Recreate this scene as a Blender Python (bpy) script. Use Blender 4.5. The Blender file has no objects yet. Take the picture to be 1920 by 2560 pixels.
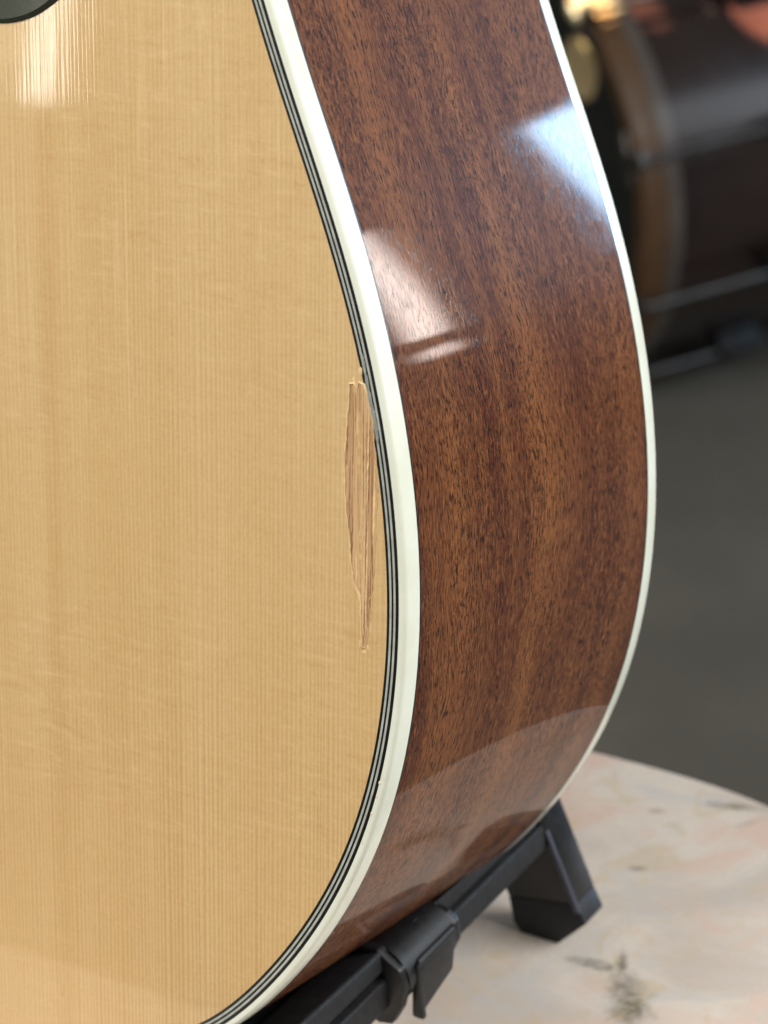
import bpy, bmesh, math, random
import numpy as np
from mathutils import Vector, Matrix
random.seed(7)
MM = 0.001
R = math.radians
sc = bpy.context.scene
C = sc.collection

# ---------------------------------------------------------------- camera
# frame: X to the guitar's right, Y horizontally backwards, Z up; origin on the soundboard (mm, scaled to metres)
cam_loc = Vector((0.28081, -0.38386, 0.21748))
cam_right = Vector((0.82829, 0.55232, -0.09458)).normalized()
cam_fwd = Vector((-0.53696, 0.73400, -0.41584)).normalized()
cam_up = cam_right.cross(cam_fwd).normalized()
cam_right = cam_fwd.cross(cam_up)
cd = bpy.data.cameras.new('camera')
cam = bpy.data.objects.new('camera', cd); C.objects.link(cam)
m = Matrix.Identity(4)
for i in range(3):
    m[i][0] = cam_right[i]; m[i][1] = cam_up[i]; m[i][2] = -cam_fwd[i]; m[i][3] = cam_loc[i]
cam.matrix_world = m
cd.sensor_fit = 'VERTICAL'; cd.sensor_height = 24.0
cd.lens = 5800 / 2560 * 24.0
cd.clip_start = 0.02; cd.clip_end = 60
cd.dof.use_dof = True
cd.dof.focus_distance = 0.545
cd.dof.aperture_fstop = 10.5
sc.camera = cam

# ---------------------------------------------------------------- world and lamps
w = bpy.data.worlds.new('World'); sc.world = w; w.use_nodes = True
bg = w.node_tree.nodes['Background']
bg.inputs['Color'].default_value = (1.0, 0.985, 0.95, 1)
bg.inputs['Strength'].default_value = 0.17
vs = sc.view_settings
vs.view_transform = 'Standard'; vs.look = 'None'; vs.gamma = 1; vs.use_curve_mapping = False
vs.exposure = 0.0

def azel(az, el):
    return Vector((math.sin(R(az)) * math.cos(R(el)), math.cos(R(az)) * math.cos(R(el)), math.sin(R(el))))

def area(name, origin, az, el, dist, sx, sy, radiance, col, target=None, roll=0):
    l = bpy.data.lights.new(name, 'AREA'); l.shape = 'RECTANGLE'; l.size = sx; l.size_y = sy
    l.energy = radiance * math.pi * sx * sy; l.color = col
    o = bpy.data.objects.new(name, l); C.objects.link(o)
    p = Vector(origin) + azel(az, el) * dist
    o.location = p
    d = (Vector(target) if target is not None else Vector(origin)) - p
    q = d.to_track_quat('-Z', 'Y')
    o.rotation_euler = (q.to_matrix() @ Matrix.Rotation(R(roll), 3, 'Z')).to_euler()
    return o

# the broad window light from the right, and the room's softer light from the front and above
area('window_light', (0, 0.05, 0), 74, 25, 1.7, 1.3, 1.2, 7.6, (1.0, 0.99, 0.96))
area('room_light', (-0.1, 0, 0), -150, 48, 2.0, 1.6, 1.2, 8.5, (1.0, 0.98, 0.94))
# the far openings that show as reflections in the lacquer of the side
area('far_window', (-0.016, 0.115, 0.050), 21.35, 1.15, 3.0, 0.58, 0.50, 30.0, (0.42, 0.69, 1.0), roll=-13)
area('far_doorway', (-0.004, 0.028, 0.036), 32.78, 1.95, 3.0, 0.062, 0.480, 25.0, (1.0, 0.87, 0.80), roll=-12)
area('far_doorway_foot', (-0.001, 0.028, 0.028), 33.85, -3.85, 3.0, 0.060, 0.044, 18.0, (1.0, 0.84, 0.78))
# the slit of daylight mirrored in the soundboard below the pickguard
area('slit_window', (-0.100, 0.018, 0.090), -137.9, 5.9, 3.0, 0.044, 0.36, 14.0, (1.0, 0.97, 0.86))
area('slit_window_side', (-0.105, 0.018, 0.090), -136.7, 6.6, 3.0, 0.07, 0.34, 1.6, (1.0, 0.92, 0.66))

# a further window that the drum's varnish mirrors
area('side_window', (-0.81, 1.80, -0.44), 82, 17, 3.0, 0.6, 0.95, 1.8, (0.86, 0.94, 1.0))

# ---------------------------------------------------------------- helpers
def obj(name, mesh, mat=None, parent=None):
    o = bpy.data.objects.new(name, mesh); C.objects.link(o)
    if mat is not None and not mesh.materials: mesh.materials.append(mat)
    if parent is not None: o.parent = parent
    return o

def empty(name, loc, rot=(0, 0, 0)):
    o = bpy.data.objects.new(name, None); C.objects.link(o)
    o.location = loc; o.rotation_euler = rot; o.empty_display_size = 0.02
    return o

def tag(o, label, cat, group=None):
    o['label'] = label; o['category'] = cat
    if group: o['group'] = group
    return o

def finish(bm, name, smooth=38, recalc=True):
    if recalc: bmesh.ops.recalc_face_normals(bm, faces=bm.faces)
    me = bpy.data.meshes.new(name); bm.to_mesh(me); bm.free()
    if smooth:
        for p in me.polygons: p.use_smooth = True
        me.set_sharp_from_angle(angle=R(smooth))
    return me

def hexa(vs8, bevel=0.0, seg=3):
    """vs8: bottom four then top four, in order; returns bmesh (metres)"""
    bm = bmesh.new()
    v = [bm.verts.new(p) for p in vs8]
    for f in ((0, 3, 2, 1), (4, 5, 6, 7), (0, 1, 5, 4), (1, 2, 6, 5), (2, 3, 7, 6), (3, 0, 4, 7)):
        bm.faces.new([v[i] for i in f])
    if bevel: bmesh.ops.bevel(bm, geom=list(bm.edges), offset=bevel, segments=seg, profile=0.5, affect='EDGES')
    return bm

def rbox(x0, x1, y0, y1, z0, z1, bevel=0.0, seg=3, off=(0, 0, 0)):
    s = [(x0, y0, z0), (x1, y0, z0), (x1, y1, z0), (x0, y1, z0), (x0, y0, z1), (x1, y0, z1), (x1, y1, z1), (x0, y1, z1)]
    return hexa([((a - off[0]) * MM, (b - off[1]) * MM, (c - off[2]) * MM) for a, b, c in s], bevel * MM, seg)

def prism(poly, y0, y1, bevel=0.0, off=(0, 0, 0), seg=2):
    bm = bmesh.new()
    a = [bm.verts.new(((x - off[0]) * MM, (y0 - off[1]) * MM, (z - off[2]) * MM)) for x, z in poly]
    b = [bm.verts.new(((x - off[0]) * MM, (y1 - off[1]) * MM, (z - off[2]) * MM)) for x, z in poly]
    n = len(poly)
    bm.faces.new(a); bm.faces.new(b[::-1])
    for i in range(n): bm.faces.new((a[i], b[i], b[(i + 1) % n], a[(i + 1) % n]))
    bmesh.ops.recalc_face_normals(bm, faces=bm.faces)
    if bevel: bmesh.ops.bevel(bm, geom=list(bm.edges), offset=bevel * MM, segments=seg, profile=0.5, affect='EDGES')
    return bm

def lathe(profile, n=96, axis='Z', close=True):
    """profile: closed list of (r, h) in metres"""
    bm = bmesh.new(); rings = []
    for i in range(n):
        a = 2 * math.pi * i / n
        ring = []
        for r, h in profile:
            if axis == 'Z': ring.append(bm.verts.new((r * math.cos(a), r * math.sin(a), h)))
            else: ring.append(bm.verts.new((r * math.cos(a), h, r * math.sin(a))))
        rings.append(ring)
    k = len(profile)
    for i in range(n):
        A, B = rings[i], rings[(i + 1) % n]
        for j in range(k if close else k - 1):
            bm.faces.new((A[j], A[(j + 1) % k], B[(j + 1) % k], B[j]))
    bmesh.ops.remove_doubles(bm, verts=bm.verts, dist=1e-7)
    return bm

def tube(pts, r, n=10, caps=True):
    bm = bmesh.new(); rings = []
    pts = [Vector(p) for p in pts]
    rr = r if isinstance(r, (list, tuple)) else [r] * len(pts)
    for i, p in enumerate(pts):
        t = (pts[min(i + 1, len(pts) - 1)] - pts[max(i - 1, 0)]).normalized()
        a = t.orthogonal().normalized() if i == 0 else (a - t * a.dot(t)).normalized()
        b = t.cross(a)
        rings.append([bm.verts.new(p + (a * math.cos(2 * math.pi * k / n) + b * math.sin(2 * math.pi * k / n)) * rr[i]) for k in range(n)])
    for i in range(len(pts) - 1):
        for k in range(n): bm.faces.new((rings[i][k], rings[i][(k + 1) % n], rings[i + 1][(k + 1) % n], rings[i + 1][k]))
    if caps: bm.faces.new(rings[0][::-1]); bm.faces.new(rings[-1])
    return bm

# ---------------------------------------------------------------- node helpers
def srgb(r, g, b):
    f = lambda c: (c / 255 / 12.92) if c / 255 <= 0.04045 else ((c / 255 + 0.055) / 1.055) ** 2.4
    return (f(r), f(g), f(b), 1.0)

class NT:
    def __init__(s, name):
        s.m = bpy.data.materials.new(name); s.m.use_nodes = True
        s.t = s.m.node_tree; s.n = s.t.nodes; s.l = s.t.links
        s.p = s.n['Principled BSDF']
    def node(s, typ, **kw):
        n = s.n.new(typ)
        for k, v in kw.items(): setattr(n, k, v)
        return n
    def link(s, a, b): s.l.new(a, b)
    def setin(s, sock, v):
        if hasattr(v, 'is_output') or isinstance(v, bpy.types.NodeSocket): s.l.new(v, sock)
        else: sock.default_value = v
    def coords(s, kind='Object'):
        return s.node('ShaderNodeTexCoord').outputs[kind]
    def map(s, vec, scale=(1, 1, 1), loc=(0, 0, 0), rot=(0, 0, 0)):
        n = s.node('ShaderNodeMapping'); s.l.new(vec, n.inputs['Vector'])
        n.inputs['Scale'].default_value = scale; n.inputs['Location'].default_value = loc; n.inputs['Rotation'].default_value = rot
        return n.outputs[0]
    def noise(s, vec, scale=1.0, detail=2, rough=0.5, dist=0.0):
        n = s.node('ShaderNodeTexNoise'); s.l.new(vec, n.inputs['Vector'])
        n.inputs['Scale'].default_value = scale; n.inputs['Detail'].default_value = detail
        n.inputs['Roughness'].default_value = rough; n.inputs['Distortion'].default_value = dist
        return n.outputs['Fac']
    def math(s, op, a, b=0.0, c=0.0, clamp=False):
        n = s.node('ShaderNodeMath', operation=op); n.use_clamp = clamp
        s.setin(n.inputs[0], a); s.setin(n.inputs[1], b)
        if op in ('MULTIPLY_ADD', 'SMOOTHSTEP'): s.setin(n.inputs[2], c)
        return n.outputs[0]
    def ramp(s, fac, a, b, va=0.0, vb=1.0):
        """smooth map of fac from [a,b] to [va,vb]"""
        n = s.node('ShaderNodeMapRange'); n.interpolation_type = 'SMOOTHSTEP'
        s.setin(n.inputs[0], fac)
        n.inputs[1].default_value = a; n.inputs[2].default_value = b; n.inputs[3].default_value = va; n.inputs[4].default_value = vb
        return n.outputs[0]
    def mix(s, fac, a, b, blend='MIX'):
        n = s.node('ShaderNodeMix', data_type='RGBA', blend_type=blend)
        s.setin(n.inputs[0], fac); s.setin(n.inputs[6], a); s.setin(n.inputs[7], b)
        return n.outputs[2]
    def bump(s, h, strength=0.2, dist=0.0005, normal=None):
        n = s.node('ShaderNodeBump'); s.l.new(h, n.inputs['Height'])
        n.inputs['Strength'].default_value = strength; n.inputs['Distance'].default_value = dist
        if normal is not None: s.l.new(normal, n.inputs['Normal'])
        return n.outputs[0]
    def sep(s, v):
        n = s.node('ShaderNodeSeparateXYZ'); s.l.new(v, n.inputs[0]); return n.outputs
    def comb(s, x, y, z):
        n = s.node('ShaderNodeCombineXYZ'); s.setin(n.inputs[0], x); s.setin(n.inputs[1], y); s.setin(n.inputs[2], z); return n.outputs[0]
    def set(s, **kw):
        for k, v in kw.items(): s.setin(s.p.inputs[k.replace('_', ' ')], v)
        return s.m

def simple(name, col, rough=0.5, spec=0.5, metal=0.0, coat=0.0, coat_rough=0.05, var=0.15, vscale=60, bump=0.0, bscale=900):
    t = NT(name); co = t.coords()
    n = t.noise(co, vscale, 4, 0.6)
    dark = tuple(c * (1 - var) for c in col[:3]) + (1,)
    lite = tuple(min(1, c * (1 + var)) for c in col[:3]) + (1,)
    t.set(Base_Color=t.mix(t.ramp(n, 0.3, 0.7), dark, lite), Roughness=t.ramp(t.noise(co, vscale * 2.3, 3), 0.3, 0.7, max(0.02, rough * 0.85), rough * 1.15),
          Metallic=metal, Specular_IOR_Level=spec, Coat_Weight=coat, Coat_Roughness=coat_rough)
    if bump:
        t.set(Normal=t.bump(t.noise(co, bscale, 3), bump, 0.0004))
    return t.m

# ---------------------------------------------------------------- materials
def mat_spruce():
    t = NT('spruce_lacquered'); co = t.coords()
    x, y, z = t.sep(co)
    # the annual rings: fine straight lines along the length, unevenly spaced
    wob = t.noise(t.map(co, (45, 1.2, 0)), 1, 3, 0.6)
    wob2 = t.noise(t.map(co, (260, 5, 0)), 1, 2, 0.5)
    xs = t.math('ADD', x, t.math('MULTIPLY', t.math('SUBTRACT', wob, 0.5), 0.007))
    xs = t.math('ADD', xs, t.math('MULTIPLY', t.math('SUBTRACT', wob2, 0.5), 0.0011))
    ph = t.math('FRACT', t.math('MULTIPLY', xs, 1 / 0.00128))
    line = t.math('MULTIPLY', t.ramp(ph, 0.15, 0.72), t.ramp(ph, 1.0, 0.80))
    amt = t.noise(t.map(co, (16, 5, 0), loc=(3.1, 0.4, 0)), 1, 3, 0.6)
    low = t.ramp(y, 0.33, 0.05)                         # lines read stronger in the lower bout
    amt = t.math('MULTIPLY', t.ramp(amt, 0.3, 0.72, 0.30, 0.68), t.math('MULTIPLY_ADD', low, 0.50, 0.30))
    broad = t.noise(t.map(co, (38, 1.1, 0), loc=(0.3, 2, 0)), 1, 4, 0.62)
    cloud = t.noise(t.map(co, (9, 7, 0), loc=(5, 2, 0)), 1, 3, 0.5)
    base = t.mix(t.ramp(broad, 0.28, 0.74), srgb(213, 177, 121), srgb(221, 189, 137))
    base = t.mix(t.ramp(cloud, 0.35, 0.7, 0.0, 0.45), base, srgb(219, 184, 129))
    amt = t.math('MULTIPLY', amt, t.ramp(t.noise(t.map(co, (330, 0.8, 0), loc=(6, 1, 0)), 1, 3, 0.6), 0.32, 0.68, 0.72, 1.12))
    # a darker reddish stripe in the wood
    stripe = t.math('MULTIPLY', t.ramp(t.math('ABSOLUTE', t.math('SUBTRACT', x, 0.0925)), 0.0040, 0.0004), 0.15)
    base = t.mix(stripe, base, srgb(190, 138, 84))
    col = t.mix(t.math('MULTIPLY', line, amt), base, srgb(176, 130, 80))
    # silk: short flecks across the grain
    silk = t.noise(t.map(co, (85, 470, 0), rot=(0, 0, 0.16)), 1, 4, 0.6, 0.5)
    smask = t.ramp(t.noise(t.map(co, (13, 11, 0), loc=(1.7, 8, 0)), 1, 2), 0.36, 0.62, 0.15, 1.0)
    col = t.mix(t.math('MULTIPLY', t.ramp(silk, 0.50, 0.72), t.math('MULTIPLY', smask, 0.32)), col, srgb(236, 202, 150))
    col = t.mix(t.math('MULTIPLY', t.ramp(silk, 0.48, 0.26), t.math('MULTIPLY', smask, 0.26)), col, srgb(184, 138, 84))
    # fine fibre speckle
    lite = t.math('MULTIPLY', t.ramp(t.noise(t.map(co, (700, 16, 0), loc=(2, 6, 0)), 1, 3, 0.6), 0.54, 0.70), t.ramp(y, 0.12, 0.30, 0.15, 0.55))
    col = t.mix(lite, col, srgb(233, 203, 154))
    spk = t.noise(co, 950, 3, 0.7)
    col = t.mix(t.ramp(spk, 0.5, 0.72, 0, 0.16), col, srgb(238, 208, 160))
    col = t.mix(t.ramp(spk, 0.5, 0.28, 0, 0.14), col, srgb(172, 130, 82))
    fib = t.noise(t.map(co, (1500, 190, 0)), 1, 3, 0.7)
    col = t.mix(t.ramp(fib, 0.52, 0.75, 0, 0.26), col, srgb(236, 204, 152))
    col = t.mix(t.ramp(fib, 0.48, 0.25, 0, 0.20), col, srgb(176, 130, 80))
    h = t.math('ADD', t.math('MULTIPLY', line, -0.6), t.math('MULTIPLY', wob2, 1.5))
    h2 = t.math('ADD', t.noise(t.map(co, (420, 26, 0)), 1, 2), t.math('MULTIPLY', h, 0.25))
    t.set(Base_Color=col, Roughness=0.5, Specular_IOR_Level=0.15, Coat_Weight=1.0, Coat_Roughness=0.045, Coat_IOR=1.5)
    t.set(Coat_Normal=t.bump(h2, 0.075, 0.00012))
    return t.m

def mat_mahogany(name='mahogany_lacquered', kind='UV'):
    t = NT(name); co = t.coords(kind)
    u, v, _ = t.sep(co)
    warp = t.noise(t.map(co, (9, 22, 0)), 1, 3, 0.55)
    warp2 = t.noise(t.map(co, (70, 90, 0), loc=(3, 1, 0)), 1, 2, 0.5)
    v2 = t.math('ADD', v, t.math('MULTIPLY', t.math('SUBTRACT', warp, 0.5), 0.022))
    v2 = t.math('ADD', v2, t.math('MULTIPLY', t.math('SUBTRACT', warp2, 0.5), 0.0022))
    g = t.comb(u, v2, 0.0)
    ribbon = t.noise(t.map(g, (1.3, 46, 0)), 1, 4, 0.6)
    blot = t.noise(t.map(g, (20, 60, 0), loc=(4, 7, 0)), 1, 4, 0.62)
    fine = t.noise(t.map(g, (230, 1600, 0)), 1, 5, 0.75)
    mott = t.noise(t.map(g, (520, 1350, 0), loc=(9, 2, 0)), 1, 3, 0.65, 0.8)
    mm = t.ramp(t.noise(t.map(g, (17, 48, 0), loc=(2, 5, 0)), 1, 3), 0.38, 0.56)
    col = t.mix(t.ramp(ribbon, 0.36, 0.63), srgb(84, 45, 30), srgb(130, 82, 48))
    col = t.mix(t.ramp(blot, 0.52, 0.74, 0, 0.62), col, srgb(66, 30, 22))
    col = t.mix(t.ramp(blot, 0.46, 0.24, 0, 0.5), col, srgb(136, 87, 51))
    col = t.mix(t.ramp(fine, 0.51, 0.66, 0, 0.60), col, srgb(156, 103, 60))
    col = t.mix(t.ramp(fine, 0.49, 0.36, 0, 0.75), col, srgb(38, 17, 11))
    col = t.mix(t.math('MULTIPLY', t.ramp(mott, 0.52, 0.66), t.math('MULTIPLY', mm, 0.85)), col, srgb(32, 14, 10))
    col = t.mix(t.math('MULTIPLY', t.ramp(mott, 0.46, 0.3), t.math('MULTIPLY', mm, 0.5)), col, srgb(154, 100, 58))
    # open pores: short dark dashes
    pore = t.noise(t.map(g, (300, 2000, 0), loc=(1, 3, 0)), 1, 3, 0.6)
    pm = t.ramp(pore, 0.55, 0.61)
    col = t.mix(t.math('MULTIPLY', pm, 0.9), col, srgb(20, 9, 7))
    t.set(Base_Color=col, Roughness=0.42, Specular_IOR_Level=0.05, Coat_Weight=0.62, Coat_Roughness=0.03, Coat_IOR=1.42)
    hh = t.math('ADD', t.math('MULTIPLY', fine, 1.0), t.math('MULTIPLY', pm, -0.8))
    t.set(Coat_Normal=t.bump(t.math('ADD', hh, t.math('MULTIPLY', t.noise(t.map(g, (60, 420, 0)), 1, 2), 0.3)), 0.011, 0.00010))
    t.set(Normal=t.bump(hh, 0.25, 0.0001))
    return t.m

def mat_marble():
    t = NT('marble_pale'); co = t.coords()
    x, y, z = t.sep(co)
    c1 = t.noise(co, 17, 5, 0.6, 0.8); c2 = t.noise(t.map(co, (1, 1, 1), loc=(3, 1, 0)), 28, 4, 0.6, 1.0)
    c3 = t.noise(t.map(co, (1, 1, 1), loc=(7, 4, 0)), 46, 4, 0.65, 1.4)
    col = t.mix(t.ramp(c1, 0.38, 0.64), srgb(220, 207, 194), srgb(238, 226, 212))
    col = t.mix(t.ramp(c2, 0.48, 0.66, 0, 0.9), col, srgb(236, 208, 191))
    col = t.mix(t.ramp(c2, 0.46, 0.3, 0, 0.6), col, srgb(214, 212, 209))
    col = t.mix(t.ramp(c3, 0.54, 0.7, 0, 0.7), col, srgb(220, 200, 166))
    # olive-grey mineral streaks that branch across the slab
    warp = t.noise(co, 60, 4, 0.65)
    def blot(px, py, ang, lx, ly, k):
        dx = t.math('SUBTRACT', x, px); dy = t.math('SUBTRACT', y, py)
        ca, sa = math.cos(ang), math.sin(ang)
        a = t.math('ADD', t.math('MULTIPLY', dx, ca / lx), t.math('MULTIPLY', dy, sa / lx))
        b = t.math('ADD', t.math('MULTIPLY', dx, -sa / ly), t.math('MULTIPLY', dy, ca / ly))
        d = t.math('SQRT', t.math('ADD', t.math('MULTIPLY', a, a), t.math('MULTIPLY', b, b)))
        d = t.math('ADD', d, t.math('MULTIPLY', t.math('SUBTRACT', warp, 0.5), 3.2))
        return t.math('MULTIPLY', t.ramp(d, 1.25, 0.1), k)
    tx, ty = 0.135, -0.0175                              # table centre offset
    stains = [(-0.015, 0.1185, 2.0, .0100, .0026, .8), (-0.0205, 0.1125, 0.1, .0075, .0026, .7), (-0.006, 0.106, 2.2, .012, .0056, .7),
              (-0.001, 0.0985, 2.0, .011, .0068, .8), (0.001, 0.093, 2.3, .008, .0045, .65), (-0.0438, 0.1965, 0.4, .005, .0022, .65), (-0.0224, 0.2095, 0.2, .0085, .0024, .75),
              (-0.013, 0.2035, 0.9, .006, .002, .45), (-0.034, 0.1637, 0.4, .0032, .002, .6), (-0.12, 0.13, 0.7, .03, .003, .5), (-0.09, -0.08, 2.0, .04, .003, .5)]
    acc = None
    for (px, py, an, lx, ly, k) in stains:
        b = blot(px + tx, py + ty, an, lx, ly, k)
        acc = b if acc is None else t.math('MAXIMUM', acc, b)
    grit = t.ramp(t.noise(co, 330, 3, 0.7), 0.3, 0.65, 0.45, 1.0)
    col = t.mix(t.math('MULTIPLY', acc, grit), col, srgb(100, 93, 75))
    t.set(Base_Color=col, Roughness=t.ramp(c3, 0.3, 0.7, 0.22, 0.36), Specular_IOR_Level=0.45)
    t.set(Normal=t.bump(c3, 0.04, 0.0004))
    return t.m

def mat_bare_wood():
    t = NT('bare_torn_spruce'); co = t.coords()
    f1 = t.noise(t.map(co, (900, 16, 0)), 1, 4, 0.7)
    f2 = t.noise(t.map(co, (420, 14, 0), loc=(3, 0, 0)), 1, 3, 0.6)
    col = t.mix(t.ramp(f2, 0.35, 0.65), srgb(196, 156, 114), srgb(218, 182, 136))
    col = t.mix(t.ramp(f1, 0.5, 0.68, 0, 0.7), col, srgb(160, 118, 82))
    col = t.mix(t.ramp(f1, 0.46, 0.3, 0, 0.6), col, srgb(224, 184, 134))
    t.set(Base_Color=col, Roughness=0.75, Specular_IOR_Level=0.2, Normal=t.bump(t.math('ADD', f1, f2), 0.6, 0.0004))
    return t.m

def mat_binding():
    t = NT('binding_ivory_white'); co = t.coords()
    n = t.noise(co, 55, 4, 0.6); n2 = t.noise(t.map(co, (1, 1, 1), loc=(4, 2, 1)), 240, 3, 0.6)
    col = t.mix(t.ramp(n, 0.35, 0.68), srgb(232, 235, 216), srgb(240, 243, 228))
    col = t.mix(t.ramp(n2, 0.6, 0.8, 0, 0.25), col, srgb(214, 210, 184))
    t.set(Base_Color=col, Roughness=0.3, Specular_IOR_Level=0.5, Coat_Weight=0.8, Coat_Roughness=0.08,
          Subsurface_Weight=0.0, Coat_Normal=t.bump(n, 0.08, 0.0003))
    return t.m

def mat_floor():
    t = NT('floor_grey'); co = t.coords()
    a = t.noise(co, 1.4, 5, 0.6); b = t.noise(co, 60, 4, 0.65)
    col = t.mix(t.ramp(a, 0.35, 0.65), srgb(86, 82, 74), srgb(102, 97, 88))
    col = t.mix(t.ramp(b, 0.45, 0.75, 0, 0.35), col, srgb(72, 69, 64))
    t.set(Base_Color=col, Roughness=0.6, Specular_IOR_Level=0.25, Normal=t.bump(b, 0.1, 0.002))
    return t.m

M_spruce = mat_spruce(); M_mahog = mat_mahogany(); M_marble = mat_marble(); M_bare = mat_bare_wood()
M_bind = mat_binding(); M_floor = mat_floor()
M_black = simple('purfling_black', srgb(12, 12, 13), 0.35, 0.5, coat=0.25, coat_rough=0.1, vscale=300)
M_grey = simple('purfling_grey', srgb(178, 182, 172), 0.35, 0.5, coat=0.25, coat_rough=0.1, vscale=300)
M_guard = simple('pickguard_black', srgb(52, 57, 44), 0.26, 0.4, coat=0.25, coat_rough=0.1)
M_lacq = simple('lacquer_chip_edge', srgb(238, 206, 152), 0.22, 0.6, coat=1.0, var=0.1, vscale=400)
M_fib_d = simple('torn_fibre_dark', srgb(160, 120, 86), 0.8, 0.15, var=0.2, vscale=500)
M_fib_m = simple('torn_fibre_mid', srgb(210, 170, 120), 0.8, 0.15, var=0.2, vscale=500)
M_fib_l = simple('torn_fibre_pale', srgb(232, 198, 146), 0.75, 0.2, var=0.15, vscale=500)
M_flake = simple('lacquer_flake', srgb(150, 152, 146), 0.3, 0.6, coat=0.8, var=0.2, vscale=900)
M_flake_w = simple('binding_chip', srgb(240, 226, 200), 0.35, 0.5, var=0.1, vscale=900)
M_plastic = simple('stand_black_plastic', srgb(17, 19, 22), 0.42, 0.45, vscale=200, bump=0.08, bscale=2500)
M_rail = simple('stand_rail_rubber', srgb(30, 30, 32), 0.62, 0.3, vscale=220, var=0.2, bump=0.25, bscale=3000)
M_foot = simple('stand_foot_rubber', srgb(22, 26, 32), 0.5, 0.4, vscale=200, bump=0.1, bscale=2500)
M_rubber_core = simple('stand_groove_black', srgb(14, 14, 15), 0.7, 0.2)
M_leg = simple('stand_leg_plastic', srgb(19, 21, 24), 0.36, 0.45, vscale=120, bump=0.06, bscale=2500)
M_ridge = simple('stand_leg_edge', srgb(58, 62, 76), 0.45, 0.5, vscale=120)
M_iron = simple('table_iron', srgb(40, 40, 42), 0.4, 0.5, metal=0.3)
M_shell = simple('drum_shell_mahogany', srgb(34, 18, 13), 0.3, 0.4, coat=0.8, coat_rough=0.2, vscale=9, var=0.35)
M_hoop = simple('drum_hoop_maple', srgb(80, 58, 39), 0.42, 0.3, coat=0.0, vscale=18, var=0.15)
M_inlay = simple('drum_hoop_inlay', srgb(76, 67, 60), 0.3, 0.5, coat=0.4, vscale=20)
M_head = simple('drum_head_black', srgb(26, 29, 26), 0.5, 0.4, vscale=14, var=0.25)
M_badge = simple('drum_head_cream', srgb(172, 152, 112), 0.5, 0.4, vscale=14)
M_chrome = simple('drum_chrome', srgb(92, 88, 85), 0.45, 0.5, metal=0.9)
M_rubber = simple('drum_rubber', srgb(10, 10, 11), 0.6, 0.3)

# ---------------------------------------------------------------- the floor
TZ = -0.2042                      # table top height in this frame
FZ = TZ - 0.60                    # floor
bm = bmesh.new()
bmesh.ops.create_grid(bm, x_segments=1, y_segments=1, size=9)
fl = obj('floor', finish(bm, 'floor', 0), M_floor); fl.location = (0, 2.5, FZ); fl['kind'] = 'structure'

# ---------------------------------------------------------------- round marble side table
tc = (-0.135, 0.0175)
table = empty('side_table', (tc[0], tc[1], FZ))
tag(table, 'small side table with a pale pinkish marble top under the guitar stand', 'table')
TH = 0.60
def rrect_profile(r, z0, z1, rad, k=4):
    out = [(0.0, z0)]
    for i in range(k + 1):
        a = -math.pi / 2 + (math.pi / 2) * i / k
        out.append((r - rad + rad * math.cos(a), z0 + rad + rad * math.sin(a)))
    for i in range(k + 1):
        a = (math.pi / 2) * i / k
        out.append((r - rad + rad * math.cos(a), z1 - rad + rad * math.sin(a)))
    out.append((0.0, z1))
    return out
top_me = finish(lathe(rrect_profile(0.2055, -0.020, 0.0, 0.0028), 160, close=False), 'table_top', 30)
for v_ in top_me.vertices:            # squarish outline with generously rounded corners
    r_ = math.hypot(v_.co.x, v_.co.y)
    if r_ > 1e-6:
        cx_, cy_ = v_.co.x / r_, v_.co.y / r_
        k_ = (abs(cx_ / 0.179) ** 5 + abs(cy_ / 0.2055) ** 5) ** (-0.2) / 0.2055
        v_.co.x *= k_; v_.co.y *= k_
tt = obj('table_top', top_me, M_marble, table); tt.location = (0, 0, TH)
obj('pedestal', finish(lathe([(0.0, 0.02), (0.03, 0.02), (0.022, 0.08), (0.017, 0.2), (0.017, 0.48), (0.03, 0.56), (0.09, 0.58), (0, 0.58)], 48, close=False), 'pedestal'), M_iron, table)
obj('base', finish(lathe([(0.0, 0.0), (0.16, 0.0), (0.16, 0.008), (0.05, 0.024), (0.0, 0.026)], 64, close=False), 'base'), M_iron, table)

# ---------------------------------------------------------------- guitar
LEAN = R(11)
D0, D1, H, WB, WP, HB = 121.5, 4.42, 5.6, 2.02, 3.24, 5.3
half = [(-192, 179), (-145, 177), (-100, 170.2), (-69.5, 159.2), (-46.6, 144.8),
        (-31.05, 129), (-19.08, 113), (-9.79, 97), (-2.89, 81), (1.91, 65), (4.88, 49), (6.27, 33), (6.27, 17), (5.0, 1), (2.53, -15), (-1.1, -31), (-5.85, -47),
        (-11.63, -63), (-18.17, -79), (-24.93, -95), (-31.3, -111), (-37.4, -128), (-43.2, -148), (-48, -172), (-50.8, -198), (-50.2, -228), (-47.2, -258), (-45.6, -285), (-49, -310), (-62, -331), (-90, -346), (-135, -353.5)]
ctl = half + [(-192, -355)] + [(-384 - x, y) for x, y in half[:0:-1]]
BASE = (-192.0, -179.0, -60.0)      # guitar-local base point (x, up, out)

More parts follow.
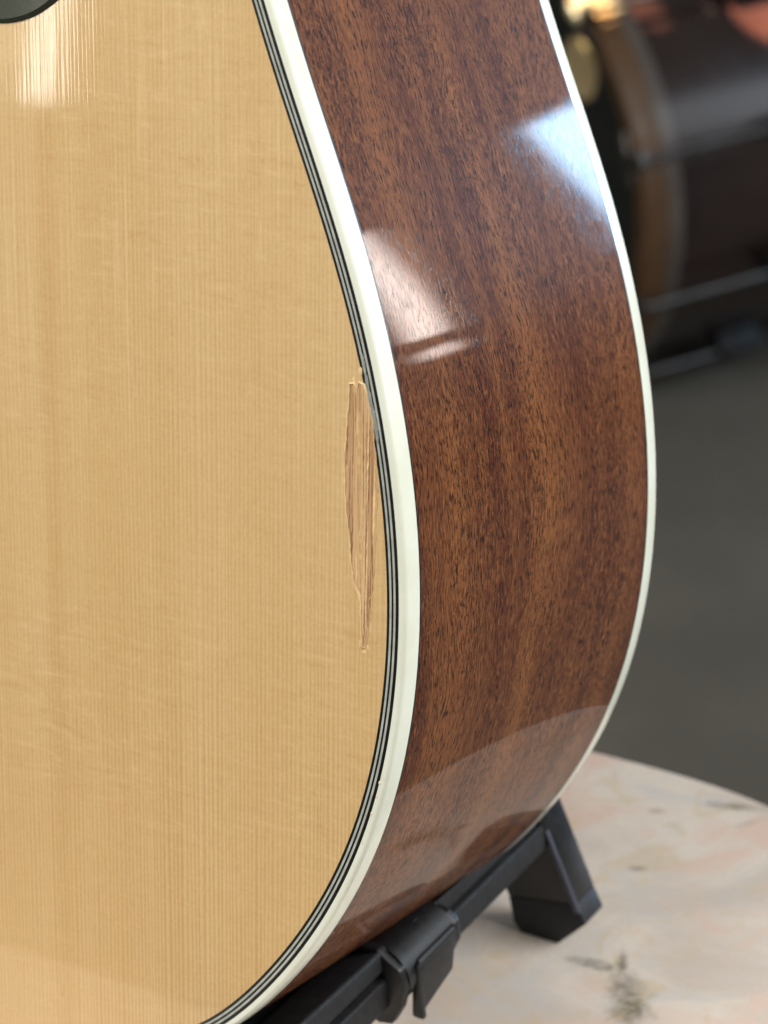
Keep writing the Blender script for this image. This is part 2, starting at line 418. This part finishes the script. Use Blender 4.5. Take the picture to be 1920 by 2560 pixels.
def periodic_spline(P, n):
    P = np.array(P, float); N = len(P)
    h = np.hypot(*(np.roll(P, -1, 0) - P).T); s = np.r_[0, np.cumsum(h)]
    A = np.zeros((N, N)); B = np.zeros((N, 2))
    for i in range(N):
        hm, hp = h[i - 1], h[i]
        A[i, i - 1] += hm; A[i, i] += 2 * (hm + hp); A[i, (i + 1) % N] += hp
        B[i] = 6 * ((P[(i + 1) % N] - P[i]) / hp - (P[i] - P[i - 1]) / hm)
    Mx = np.linalg.solve(A, B)
    t = np.linspace(0, s[-1], n, endpoint=False)
    i = np.clip(np.searchsorted(s, t, side='right') - 1, 0, N - 1); j = (i + 1) % N
    d = (t - s[i])[:, None]; hh = h[i][:, None]
    return P[i] + d * ((P[j] - P[i]) / hh - hh * (2 * Mx[i] + Mx[j]) / 6) + d ** 2 * Mx[i] / 2 + d ** 3 * (Mx[j] - Mx[i]) / (6 * hh)

NO = 720
OUT = periodic_spline(ctl, NO); OUT[:, 1] *= -1          # now x right, y up
tan = np.roll(OUT, -1, 0) - np.roll(OUT, 1, 0); tan /= np.hypot(*tan.T)[:, None]
NRM = np.c_[tan[:, 1], -tan[:, 0]]
if ((OUT - OUT.mean(0)) * NRM).sum() < 0: NRM = -NRM
ARC = np.r_[0, np.cumsum(np.hypot(*(np.roll(OUT, -1, 0) - OUT).T))]
DEP = D0 + D1 * (-OUT[:, 1]) / 200

def L(x, y, z):   # guitar-local mm -> mesh coordinates in metres relative to the base
    return ((x - BASE[0]) * MM, (y - BASE[1]) * MM, (z - BASE[2]) * MM)

guitar = empty('acoustic_guitar', (0, 0, 0), (math.pi / 2 - LEAN, 0, 0))
Rg = Matrix.Rotation(math.pi / 2 - LEAN, 3, 'X')
guitar.location = Rg @ Vector(BASE) * MM
tag(guitar, 'acoustic guitar body with spruce top, dark reddish side and white binding, leaning on a stand', 'guitar')

def sweep(name, prof, mat, parent, closed=True, smooth=38, uv=False):
    """prof: list of (inset mm, depth mm, from_back)"""
    bm = bmesh.new(); k = len(prof); rows = []
    for i in range(NO):
        row = []
        for tt_, zz, fb in prof:
            zd = DEP[i] - zz if fb else zz
            p = OUT[i] - NRM[i] * tt_
            row.append(bm.verts.new(L(p[0], p[1], -zd)))
        rows.append(row)
    uvl = bm.loops.layers.uv.new('UVMap') if uv else None
    for i in range(NO):
        A, B = rows[i], rows[(i + 1) % NO]
        for j in range(k if closed else k - 1):
            j2 = (j + 1) % k
            f = bm.faces.new((A[j], B[j], B[j2], A[j2]))
            if uv:
                for lp, (ii, jj) in zip(f.loops, ((i, j), (i + 1, j), (i + 1, j2), (i, j2))):
                    zd = prof[jj][1]
                    if prof[jj][2]: zd = DEP[ii % NO] - zd
                    lp[uvl].uv = (ARC[ii] * MM, zd * MM)
    return obj(name, finish(bm, name, smooth), mat, parent)

def plate(name, inset, z0, z1, mat, from_back=False):
    bm = bmesh.new(); P = OUT - NRM * inset
    a = [bm.verts.new(L(p[0], p[1], -((DEP[i] - z0) if from_back else z0))) for i, p in enumerate(P)]
    b = [bm.verts.new(L(p[0], p[1], -((DEP[i] - z1) if from_back else z1))) for i, p in enumerate(P)]
    bm.faces.new(a); bm.faces.new(b[::-1])
    for i in range(NO): bm.faces.new((a[i], b[i], b[(i + 1) % NO], a[(i + 1) % NO]))
    return obj(name, finish(bm, name, 38), mat, guitar)

top = plate('soundboard', WB + WP, 0.0, 2.8, M_spruce)
top['label'] = 'honey coloured straight-grained spruce soundboard'
back = plate('back_plate', WB, 0.15, 3.0, mat_mahogany('mahogany_back', 'Object'), from_back=True)
side = sweep('side_panel', [(0.05, H + 0.62, False), (0.05, 30, False), (0.05, 60, False), (0.05, 90, False), (0.05, HB + 0.45, True), (2.2, HB + 0.45, True), (2.2, H + 0.62, False)], M_mahog, guitar, uv=True)
side['label'] = 'glossy reddish brown side with dark pores'
# purfling: five thin strips between soundboard and binding
wd = [0.22, 0.17, 0.17, 0.17, 0.27]; t0 = WB + WP
for k_, f_ in enumerate(wd):
    t1 = t0 - WP * f_
    e = 0.006 + 0.004 * (k_ % 2)
    o = sweep('purfling_strip', [(t0, -e, False), (t1, -e, False), (t1, 2.0, False), (t0, 2.0, False)], M_black if k_ % 2 == 0 else M_grey, guitar)
    t0 = t1
def arc(cx, cz, r, a0, a1, n):
    return [(cx + r * math.cos(R(a0 + (a1 - a0) * i / n)), cz + r * math.sin(R(a0 + (a1 - a0) * i / n))) for i in range(n + 1)]
rc = 1.15
fr = [(WB, -0.004, False)] + [(t_, z_, False) for t_, z_ in [(rc - rc * math.sin(R(q)), rc - rc * math.cos(R(q)) - 0.004) for q in range(0, 91, 13)]] + [(0.0, H, False), (WB, H, False)]
o = sweep('front_binding', fr, M_bind, guitar); o['label'] = 'white plastic binding round the front edge'
bk = [(WB, 0.0, True)] + [(t_, z_, True) for t_, z_ in [(rc - rc * math.sin(R(q)), rc - rc * math.cos(R(q))) for q in range(0, 91, 13)]] + [(0.0, HB, True), (WB, HB, True)]
o = sweep('back_binding', bk, M_bind, guitar); o['label'] = 'white plastic binding round the back edge'
sweep('binding_line', [(0.03, H + 0.003, False), (0.03, H + 0.6, False), (1.8, H + 0.6, False), (1.8, H + 0.003, False)], M_black, guitar)
sweep('binding_line', [(0.04, HB + 0.43, True), (0.04, HB + 0.003, True), (1.8, HB + 0.003, True), (1.8, HB + 0.43, True)], M_black, guitar)

# pickguard: the rounded lower end of a black teardrop plate
pgp = [(-146, 118.5), (-136, 109.5), (-125, 104.4), (-112.6, 102.8), (-105.5, 103.75), (-100.2, 105.5), (-96.1, 107.7), (-91.0, 111.2), (-84.5, 118.5), (-80.8, 129), (-81, 145), (-88, 168), (-100, 190), (-118, 208), (-135, 214), (-140, 206), (-139, 190), (-150, 172), (-157, 150), (-155, 132)]
PG = periodic_spline(pgp, 160)
c_ = PG.mean(0)
tg = np.roll(PG, -1, 0) - np.roll(PG, 1, 0); tg /= np.hypot(*tg.T)[:, None]; pn = np.c_[tg[:, 1], -tg[:, 0]]
if ((PG - c_) * pn).sum() < 0: pn = -pn
bm = bmesh.new()
rws = [[bm.verts.new(L(*(PG[i] - pn[i] * ins), zz)) for i in range(160)] for ins, zz in ((0, 0.02), (0, 0.25), (0.9, 0.85), (1.1, 0.9))]
for a_, b_ in zip(rws, rws[1:]):
    for i in range(160): bm.faces.new((a_[i], a_[(i + 1) % 160], b_[(i + 1) % 160], b_[i]))
bm.faces.new(rws[-1]); bm.faces.new(rws[0][::-1])
o = obj('pickguard', finish(bm, 'pickguard', 8), M_guard, guitar); o['label'] = 'glossy black pickguard tip'

# torn patch where the lacquer has lifted beside the purfling
pp = [(-9.73, 28.25), (-9.88, 23.9), (-10.59, 15.43), (-10.95, 11.33), (-10.8, 3.55), (-10.22, -2.16), (-9.36, -8.2), (-8.89, -14.33), (-7.84, -18.3), (-6.19, -21.47), (-5.95, -24.9), (-5.89, -30.14), (-5.65, -33.25), (-4.84, -33.27), (-4.07, -29.78), (-3.52, -26.18), (-3.96, -22.78), (-3.01, -19.13), (-2.48, -13.86), (-2.18, -6.95), (-2.07, -0.13), (-1.75, 5.0), (-2.02, 10.67), (-2.67, 14.93), (-3.34, 20.49), (-4.16, 23.37), (-5.18, 26.87), (-5.75, 28.6), (-7.2, 29.0), (-7.75, 27.4), (-8.6, 28.6)]
rng = random.Random(3)
PP = []
for i in range(len(pp)):
    a_, b_ = pp[i], pp[(i + 1) % len(pp)]
    n_ = max(1, int(math.hypot(b_[0] - a_[0], b_[1] - a_[1]) / 1.1))
    for k_ in range(n_):
        q = k_ / n_
        PP.append((a_[0] + (b_[0] - a_[0]) * q + rng.uniform(-.16, .16), a_[1] + (b_[1] - a_[1]) * q))
bm = bmesh.new()
va = [bm.verts.new(L(x, y, 0.030)) for x, y in PP]; vb = [bm.verts.new(L(x, y, -0.3)) for x, y in PP]
bm.faces.new(va); bm.faces.new(vb[::-1])
for i in range(len(PP)): bm.faces.new((va[i], vb[i], vb[(i + 1) % len(PP)], va[(i + 1) % len(PP)]))
o = obj('torn_patch', finish(bm, 'torn_patch', 0), M_bare, guitar); o['label'] = 'bare torn strip of wood where the lacquer is gone'
rimpts = [L(x, y, 0.02) for x, y in PP] ; rimpts.append(rimpts[0])
rr = [(rng.uniform(0.18, 0.42) if PP[min(i_, len(PP) - 1)][0] < -5.0 else rng.uniform(0.05, 0.14)) * MM for i_ in range(len(rimpts))]
obj('lacquer_rim', finish(tube(rimpts, rr, 6), 'lacquer_rim', 60), M_lacq, o)
def sliver(pts, wds, zt, mat, name, parent):
    bm = bmesh.new(); lo = []; hi = []; up = []
    for (x, y), w_ in zip(pts, wds):
        lo.append(bm.verts.new(L(x - w_, y, 0.02))); up.append(bm.verts.new(L(x, y, zt))); hi.append(bm.verts.new(L(x + w_, y, 0.02)))
    for i in range(len(pts) - 1):
        bm.faces.new((lo[i], up[i], up[i + 1], lo[i + 1])); bm.faces.new((up[i], hi[i], hi[i + 1], up[i + 1])); bm.faces.new((lo[i], lo[i + 1], hi[i + 1], hi[i]))
    return obj(name, finish(bm, name, 30), mat, parent)
def wob(p0, p1, n_, amp, w_):
    pts = []; ws = []
    for i in range(n_ + 1):
        q = i / n_
        pts.append((p0[0] + (p1[0] - p0[0]) * q + rng.uniform(-amp, amp), p0[1] + (p1[1] - p0[1]) * q))
        ws.append(w_ * (0.25 + 0.75 * math.sin(math.pi * min(0.95, max(0.05, q)))) * rng.uniform(.6, 1.3))
    return pts, ws
CHIPS = []
def yspan(x):
    ys = []
    for i in range(len(pp)):
        (xa, ya), (xb, yb) = pp[i], pp[(i + 1) % len(pp)]
        if (xa - x) * (xb - x) < 0: ys.append(ya + (yb - ya) * (x - xa) / (xb - xa))
    return (min(ys), max(ys)) if len(ys) >= 2 else None
x_ = -10.6
while x_ < -2.0:
    sp_ = yspan(x_)
    if sp_:
        lo_, hi_ = sp_; lo_ += rng.uniform(0.2, 1.5); hi_ -= rng.uniform(1.2, 3.0)
        y_ = hi_
        while y_ - 4 > lo_:
            ln = min(y_ - lo_, rng.uniform(9, 34))
            left = x_ < -7.8 or -4.2 < x_ < -2.6
            mt = rng.choice([M_fib_d, M_fib_d, M_fib_m, M_bare]) if left else rng.choice([M_fib_m, M_fib_l, M_fib_l, M_fib_d, M_bare])
            sliver(*wob((x_, y_), (x_ + rng.uniform(-.35, .35), y_ - ln), max(6, int(ln)), .07, rng.uniform(.14, .34)), rng.uniform(0.04, 0.13), mt, 'wood_splinter', o)
            y_ -= ln + rng.uniform(0.2, 2.0)
    x_ += rng.uniform(0.34, 0.62)
sliver(*wob((-5.05, 20), (-5.75, -17), 34, .10, .24), 0.20, M_lacq, 'wood_splinter', o)
sliver(*wob((-7.5, 29), (-7.8, 14), 14, .08, .20), 0.16, M_lacq, 'wood_splinter', o)
sliver(*wob((-4.9, -20), (-5.2, -32.5), 14, .12, .30), 0.05, M_fib_d, 'wood_splinter', o)
for cx, cy, rx, ry in [(-6.3, -21.5, .5, 1.0), (-6.2, -25.5, .3, 1.6), (-3.3, -27.5, .3, 1.3), (-6.2, -32.6, .35, 1.1), (-5.0, -34.3, .8, .35), (-3.9, -33.0, .3, .8), (-6.9, 31.6, .6, .9), (-8.6, 29.4, .5, .8)]:
    CHIPS.append(('lacquer_chip', cx, cy, rx, ry, 0.1, M_lacq, 0.07))
# small chips on the purfling and on the binding
def chip(name, cx, cy, rx, ry, ang, mat, zt=0.12, n_=11):
    bm = bmesh.new(); ring = []; mid = bm.verts.new(L(cx, cy, zt))
    for i in range(n_):
        a_ = 2 * math.pi * i / n_; q = rng.uniform(.65, 1.2)
        x = rx * q * math.cos(a_); y = ry * q * math.sin(a_)
        ring.append(bm.verts.new(L(cx + x * math.cos(ang) - y * math.sin(ang), cy + x * math.sin(ang) + y * math.cos(ang), 0.012)))
    for i in range(n_): bm.faces.new((mid, ring[i], ring[(i + 1) % n_]))
    bm.faces.new(ring[::-1])
    return obj(name, finish(bm, name, 0), mat, guitar)
for c_args in CHIPS: chip(*c_args)
for cx, cy, rx, ry, ang in [(-5.0, 29.0, .5, 2.6, .25), (-4.0, 25.0, .55, 2.8, .25), (-2.95, 21.0, .6, 3.4, .22), (-2.2, 17.2, .4, 2.4, .2), (-5.9, 33.4, .3, 2.2, .28)]:
    chip('purfling_chip', cx, cy, rx, ry, ang, M_flake, 0.06)
for cx, cy, rx, ry in [(-0.1, -65.6, .55, .5), (-2.4, -73.9, .45, .7), (-0.9, -69, .25, .9), (-5.0, -82, .2, .9)]:
    chip('binding_chip', cx, cy, rx, ry, -.2, M_flake_w, 0.16)

# ---------------------------------------------------------------- guitar stand (world mm, its base under the rail)
SB = (-40.0, 60.0, TZ * 1000)
stand = empty('guitar_stand', (SB[0] * MM, SB[1] * MM, SB[2] * MM))
tag(stand, 'folding black plastic guitar stand on the marble table under the guitar', 'guitar stand')
def sp(name, bm, mat, parent=stand, smooth=35):
    return obj(name, finish(bm, name, smooth), mat, parent)
def hexmm(v, bevel, seg=3):
    return hexa([tuple((p[i] - SB[i]) * MM for i in range(3)) for p in v], bevel * MM, seg)
def arm(dx):
    S = lambda v: [(x + dx, y, z) for x, y, z in v]
    # front sleeve: a padded upper bar over a lower bar, the joint between them reads as a groove
    sp('front_rail', hexmm(S([(-54, -60, -157.3), (-36.9, -60, -157.3), (-36.9, 44, -157.3), (-54, 44, -157.3), (-52, -60, -153.0), (-37.4, -60, -147.4), (-37.4, 44, -150.8), (-52, 44, -156.6)]), 1.6, 4), M_rail)
    sp('lower_rail', hexmm(S([(-47, -60, -169), (-36.6, -60, -169), (-36.0, 113, -168), (-47, 113, -168), (-47, -60, -158.9), (-36.0, -60, -158.9), (-36.0, 113, -158.9), (-47, 113, -158.9)]), 1.0, 3), M_rail)
    sp('rail_core', hexmm(S([(-46, -59, -162), (-38.6, -59, -162), (-38.6, 113, -162), (-46, 113, -162), (-46, -59, -156.5), (-38.6, -59, -156.5), (-38.6, 113, -156.9), (-46, 113, -157.3)]), 0, 1), M_rubber_core)
    sp('rear_rail', hexmm(S([(-46, 44.5, -157.4), (-37.2, 44.5, -157.4), (-37.2, 112, -157.4), (-46, 112, -157.4), (-45, 44.5, -155.2), (-37.4, 44.5, -150.6), (-37.4, 112, -155.6), (-45, 112, -156.6)]), 0.35, 2), M_rail)
    # leg and its rubber foot
    yl0, yl1 = 116.7, 128.0
    leg = sp('leg', prism([(x + dx, z) for x, z in [(-53.3, -191.5), (-28.9, -187.6), (-39.5, -157), (-42, -150), (-66, -150), (-64, -158)]], yl0, yl1, 0.45, SB), M_leg)
    sp('foot', prism([(x + dx, z) for x, z in [(-49.8, -204.2), (-36.5, -204.2), (-26.2, -194.0), (-28.95, -187.6), (-53.3, -191.5), (-52.2, -200.8)]], yl0, yl1, 0.45, SB), M_foot, leg)
    sp('edge_bead', prism([(x + dx, z) for x, z in [(-27.6, -190.0), (-38.2, -159.5), (-39.8, -159.5), (-29.4, -190.4)]], yl0 - 1.0, yl0 + .4, 0.3, SB), M_ridge, leg)
    # joint between rail and leg
    sp('rail_socket', prism([(x + dx, z) for x, z in [(-49, -168.6), (-37, -168.6), (-37, -154.5), (-49, -157.5)]], 112, 117.5, 0.5, SB), M_rubber_core)
    return leg
arm(0); arm(-248)
# front and rear cross braces joining the two arms
sp('cross_brace', rbox(-292, -46, -30, 46, -168, -158.4, 2.0, 3, SB), M_plastic)
sp('cross_brace', rbox(-292, -48, 118, 127, -170, -160, 1.5, 3, SB), M_plastic)
# clamp that locks the rail: a curved shell, two flanges, a fin and a thumb tab
def cyl_shell(cx, cz, r0, r1, a0, a1, y0, y1, n=20):
    poly = [(cx + r1 * math.cos(R(a0 + (a1 - a0) * i / n)), cz + r1 * math.sin(R(a0 + (a1 - a0) * i / n))) for i in range(n + 1)]
    poly += [(cx + r0 * math.cos(R(a1 + (a0 - a1) * i / n)), cz + r0 * math.sin(R(a1 + (a0 - a1) * i / n))) for i in range(n + 1)]
    return prism(poly, y0, y1, 0.0, SB)
clamp = sp('clamp', cyl_shell(-39.5, -160.0, 4.5, 9.2, -110, 125, 31, 55), M_plastic)
sp('flange', prism([(-46, -151), (-42.6, -150.4), (-38.6, -150.2), (-36.2, -152), (-31.6, -155), (-30.4, -161), (-32.5, -168), (-36, -174), (-41, -175), (-47, -168)], 28.2, 31.6, 0.7, SB), M_plastic, clamp)
sp('flange', prism([(-45, -152), (-38, -152.4), (-33.5, -153.0), (-30.6, -156), (-30.6, -162), (-34, -167.6), (-45, -168)], 54.6, 57.6, 0.7, SB), M_plastic, clamp)
sp('thumb_tab', hexmm([(-33.4, 33.8, -174.4), (-30.8, 33.8, -174.4), (-30.8, 52.5, -169.4), (-33.4, 52.5, -169.4), (-33.4, 36.5, -157), (-29.9, 36.5, -157), (-29.9, 54.4, -158), (-33.4, 54.4, -158)], 0.9), M_plastic, clamp)
sp('rib', rbox(-32.6, -29.6, 34.2, 36.2, -174.6, -156.4, 0.7, 2, SB), M_plastic, clamp)
sp('screw', lathe([(0, .0), (.0022, .0), (.0020, -.0010), (.0, -.0012)], 20, 'Y', close=False), M_rail, clamp).location = ((-38.4 - SB[0]) * MM, (28.1 - SB[1]) * MM, (-161.5 - SB[2]) * MM)
bm = tube([((-31.6 - SB[0]) * MM, (y_ - SB[1]) * MM, (-157.4 - SB[2]) * MM) for y_ in (36, 54)], 1.7 * MM, 16)
sp('hinge_pin', bm, M_plastic, clamp)

# ---------------------------------------------------------------- bass drum on the floor behind
axis = Vector((math.sin(R(28.8)), math.cos(R(28.8)), 0)).normalized()
drum = empty('bass_drum', (0, 0, 0))
tag(drum, 'dark brown bass drum with wooden hoops standing on the floor behind the table', 'bass drum')
dcen = Vector((-1.0725, 1.7942, -0.5362))
drum.location = (dcen.x, dcen.y, FZ)
dz = dcen.z - FZ
ang = math.atan2(axis.y, axis.x) - math.pi / 2
drum.rotation_euler = (0, 0, ang)
RD = 0.254
def dp(name, bm, mat, parent=None, smooth=35, loc=None):
    o = obj(name, finish(bm, name, smooth), mat, parent or drum)
    if parent is None: o.location = loc or (0, 0, dz)
    return o
dp('shell', lathe([(RD - .014, .03), (RD - .006, .03), (RD - .006, .40), (RD - .014, .40)], 128, 'Y'), M_shell)
for y0, s_ in ((0.0, 1), (0.43, -1)):
    h = dp('hoop', lathe([(RD - .012, y0), (RD + .004, y0), (RD + .006, y0 + s_ * .003), (RD + .006, y0 + s_ * .0305), (RD - .012, y0 + s_ * .0305)], 128, 'Y'), M_hoop)
    dp('inlay', lathe([(RD - .012, y0 + s_ * .0308), (RD + .0062, y0 + s_ * .0308), (RD + .0062, y0 + s_ * .048), (RD - .012, y0 + s_ * .048)], 128, 'Y'), M_inlay, h)
dp('front_head', lathe([(0, .012), (RD - .0125, .012), (RD - .0125, .015), (0, .015)], 96, 'Y', close=False), M_head)
dp('rear_head', lathe([(0, .415), (RD - .0125, .415), (RD - .0125, .418), (0, .418)], 96, 'Y', close=False), M_head)
bm = lathe([(0, .0105), (.034, .0105), (.034, .0118), (0, .0118)], 48, 'Y', close=False)
dp('head_badge', bm, M_badge, loc=(0.128, 0, dz + 0.130))
for k_ in range(10):
    a_ = R(13 - 36 * k_)
    ex_ = Vector((math.cos(a_), 0, math.sin(a_)))
    rod = dp('tension_rod', tube([ex_ * (RD + .017) + Vector((0, -.004, 0)), ex_ * (RD + .017) + Vector((0, .17, 0))], .0042, 10), M_chrome)
    et = Vector((-math.sin(a_), 0, math.cos(a_)))
    def blk(r0, r1, y0, y1, hw, bev=.002):
        return hexa([ex_ * r + et * t_ + Vector((0, y_, 0)) for r, t_, y_ in ((r0, -hw, y0), (r1, -hw, y0), (r1, -hw, y1), (r0, -hw, y1), (r0, hw, y0), (r1, hw, y0), (r1, hw, y1), (r0, hw, y1))], bev, 2)
    cl = dp('claw', blk(RD - .016, RD - .003, -.008, -.001, .030, .003), M_chrome)
    dp('claw_lip', blk(RD - .003, RD + .0225, -.009, -.0005, .009), M_chrome, cl)
    dp('lug', blk(RD - .006, RD + .024, .165, .225, .011, .005), M_rubber)
for s_ in (-1, 1):
    sr = dp('spur', tube([(s_ * .18, .34, dz - .168), (s_ * .24, .40, .012)], .007, 10), M_chrome, loc=(0, 0, 0.0))
    sr.location = (0, 0, 0)
    t_ = dp('spur_tip', tube([(s_ * .238, .398, .016), (s_ * .243, .403, .0)], .011, 10), M_rubber, sr)

# flecks of sun that reach the top of the drum through the foliage outside
def spot(target, frm, rad, watts, col):
    l = bpy.data.lights.new('sun_fleck', 'SPOT'); o = bpy.data.objects.new('sun_fleck', l); C.objects.link(o)
    t_ = Vector(target); p = Vector(frm); o.location = p
    d = t_ - p
    l.spot_size = 2 * math.atan(rad / d.length); l.spot_blend = 0.25; l.energy = watts; l.color = col; l.shadow_soft_size = 0.005
    o.rotation_euler = d.to_track_quat('-Z', 'Y').to_euler()

spot((-0.930, 1.729, -0.330), (-1.15, 0.6, 1.5), 0.026, 9000, (1.0, 0.90, 0.55))
spot((-0.893, 1.770, -0.336), (-1.10, 0.7, 1.5), 0.020, 2500, (1.0, 0.74, 0.58))
spot((-0.812, 1.872, -0.352), (-0.95, 0.8, 1.5), 0.030, 7000, (1.0, 0.70, 0.55))
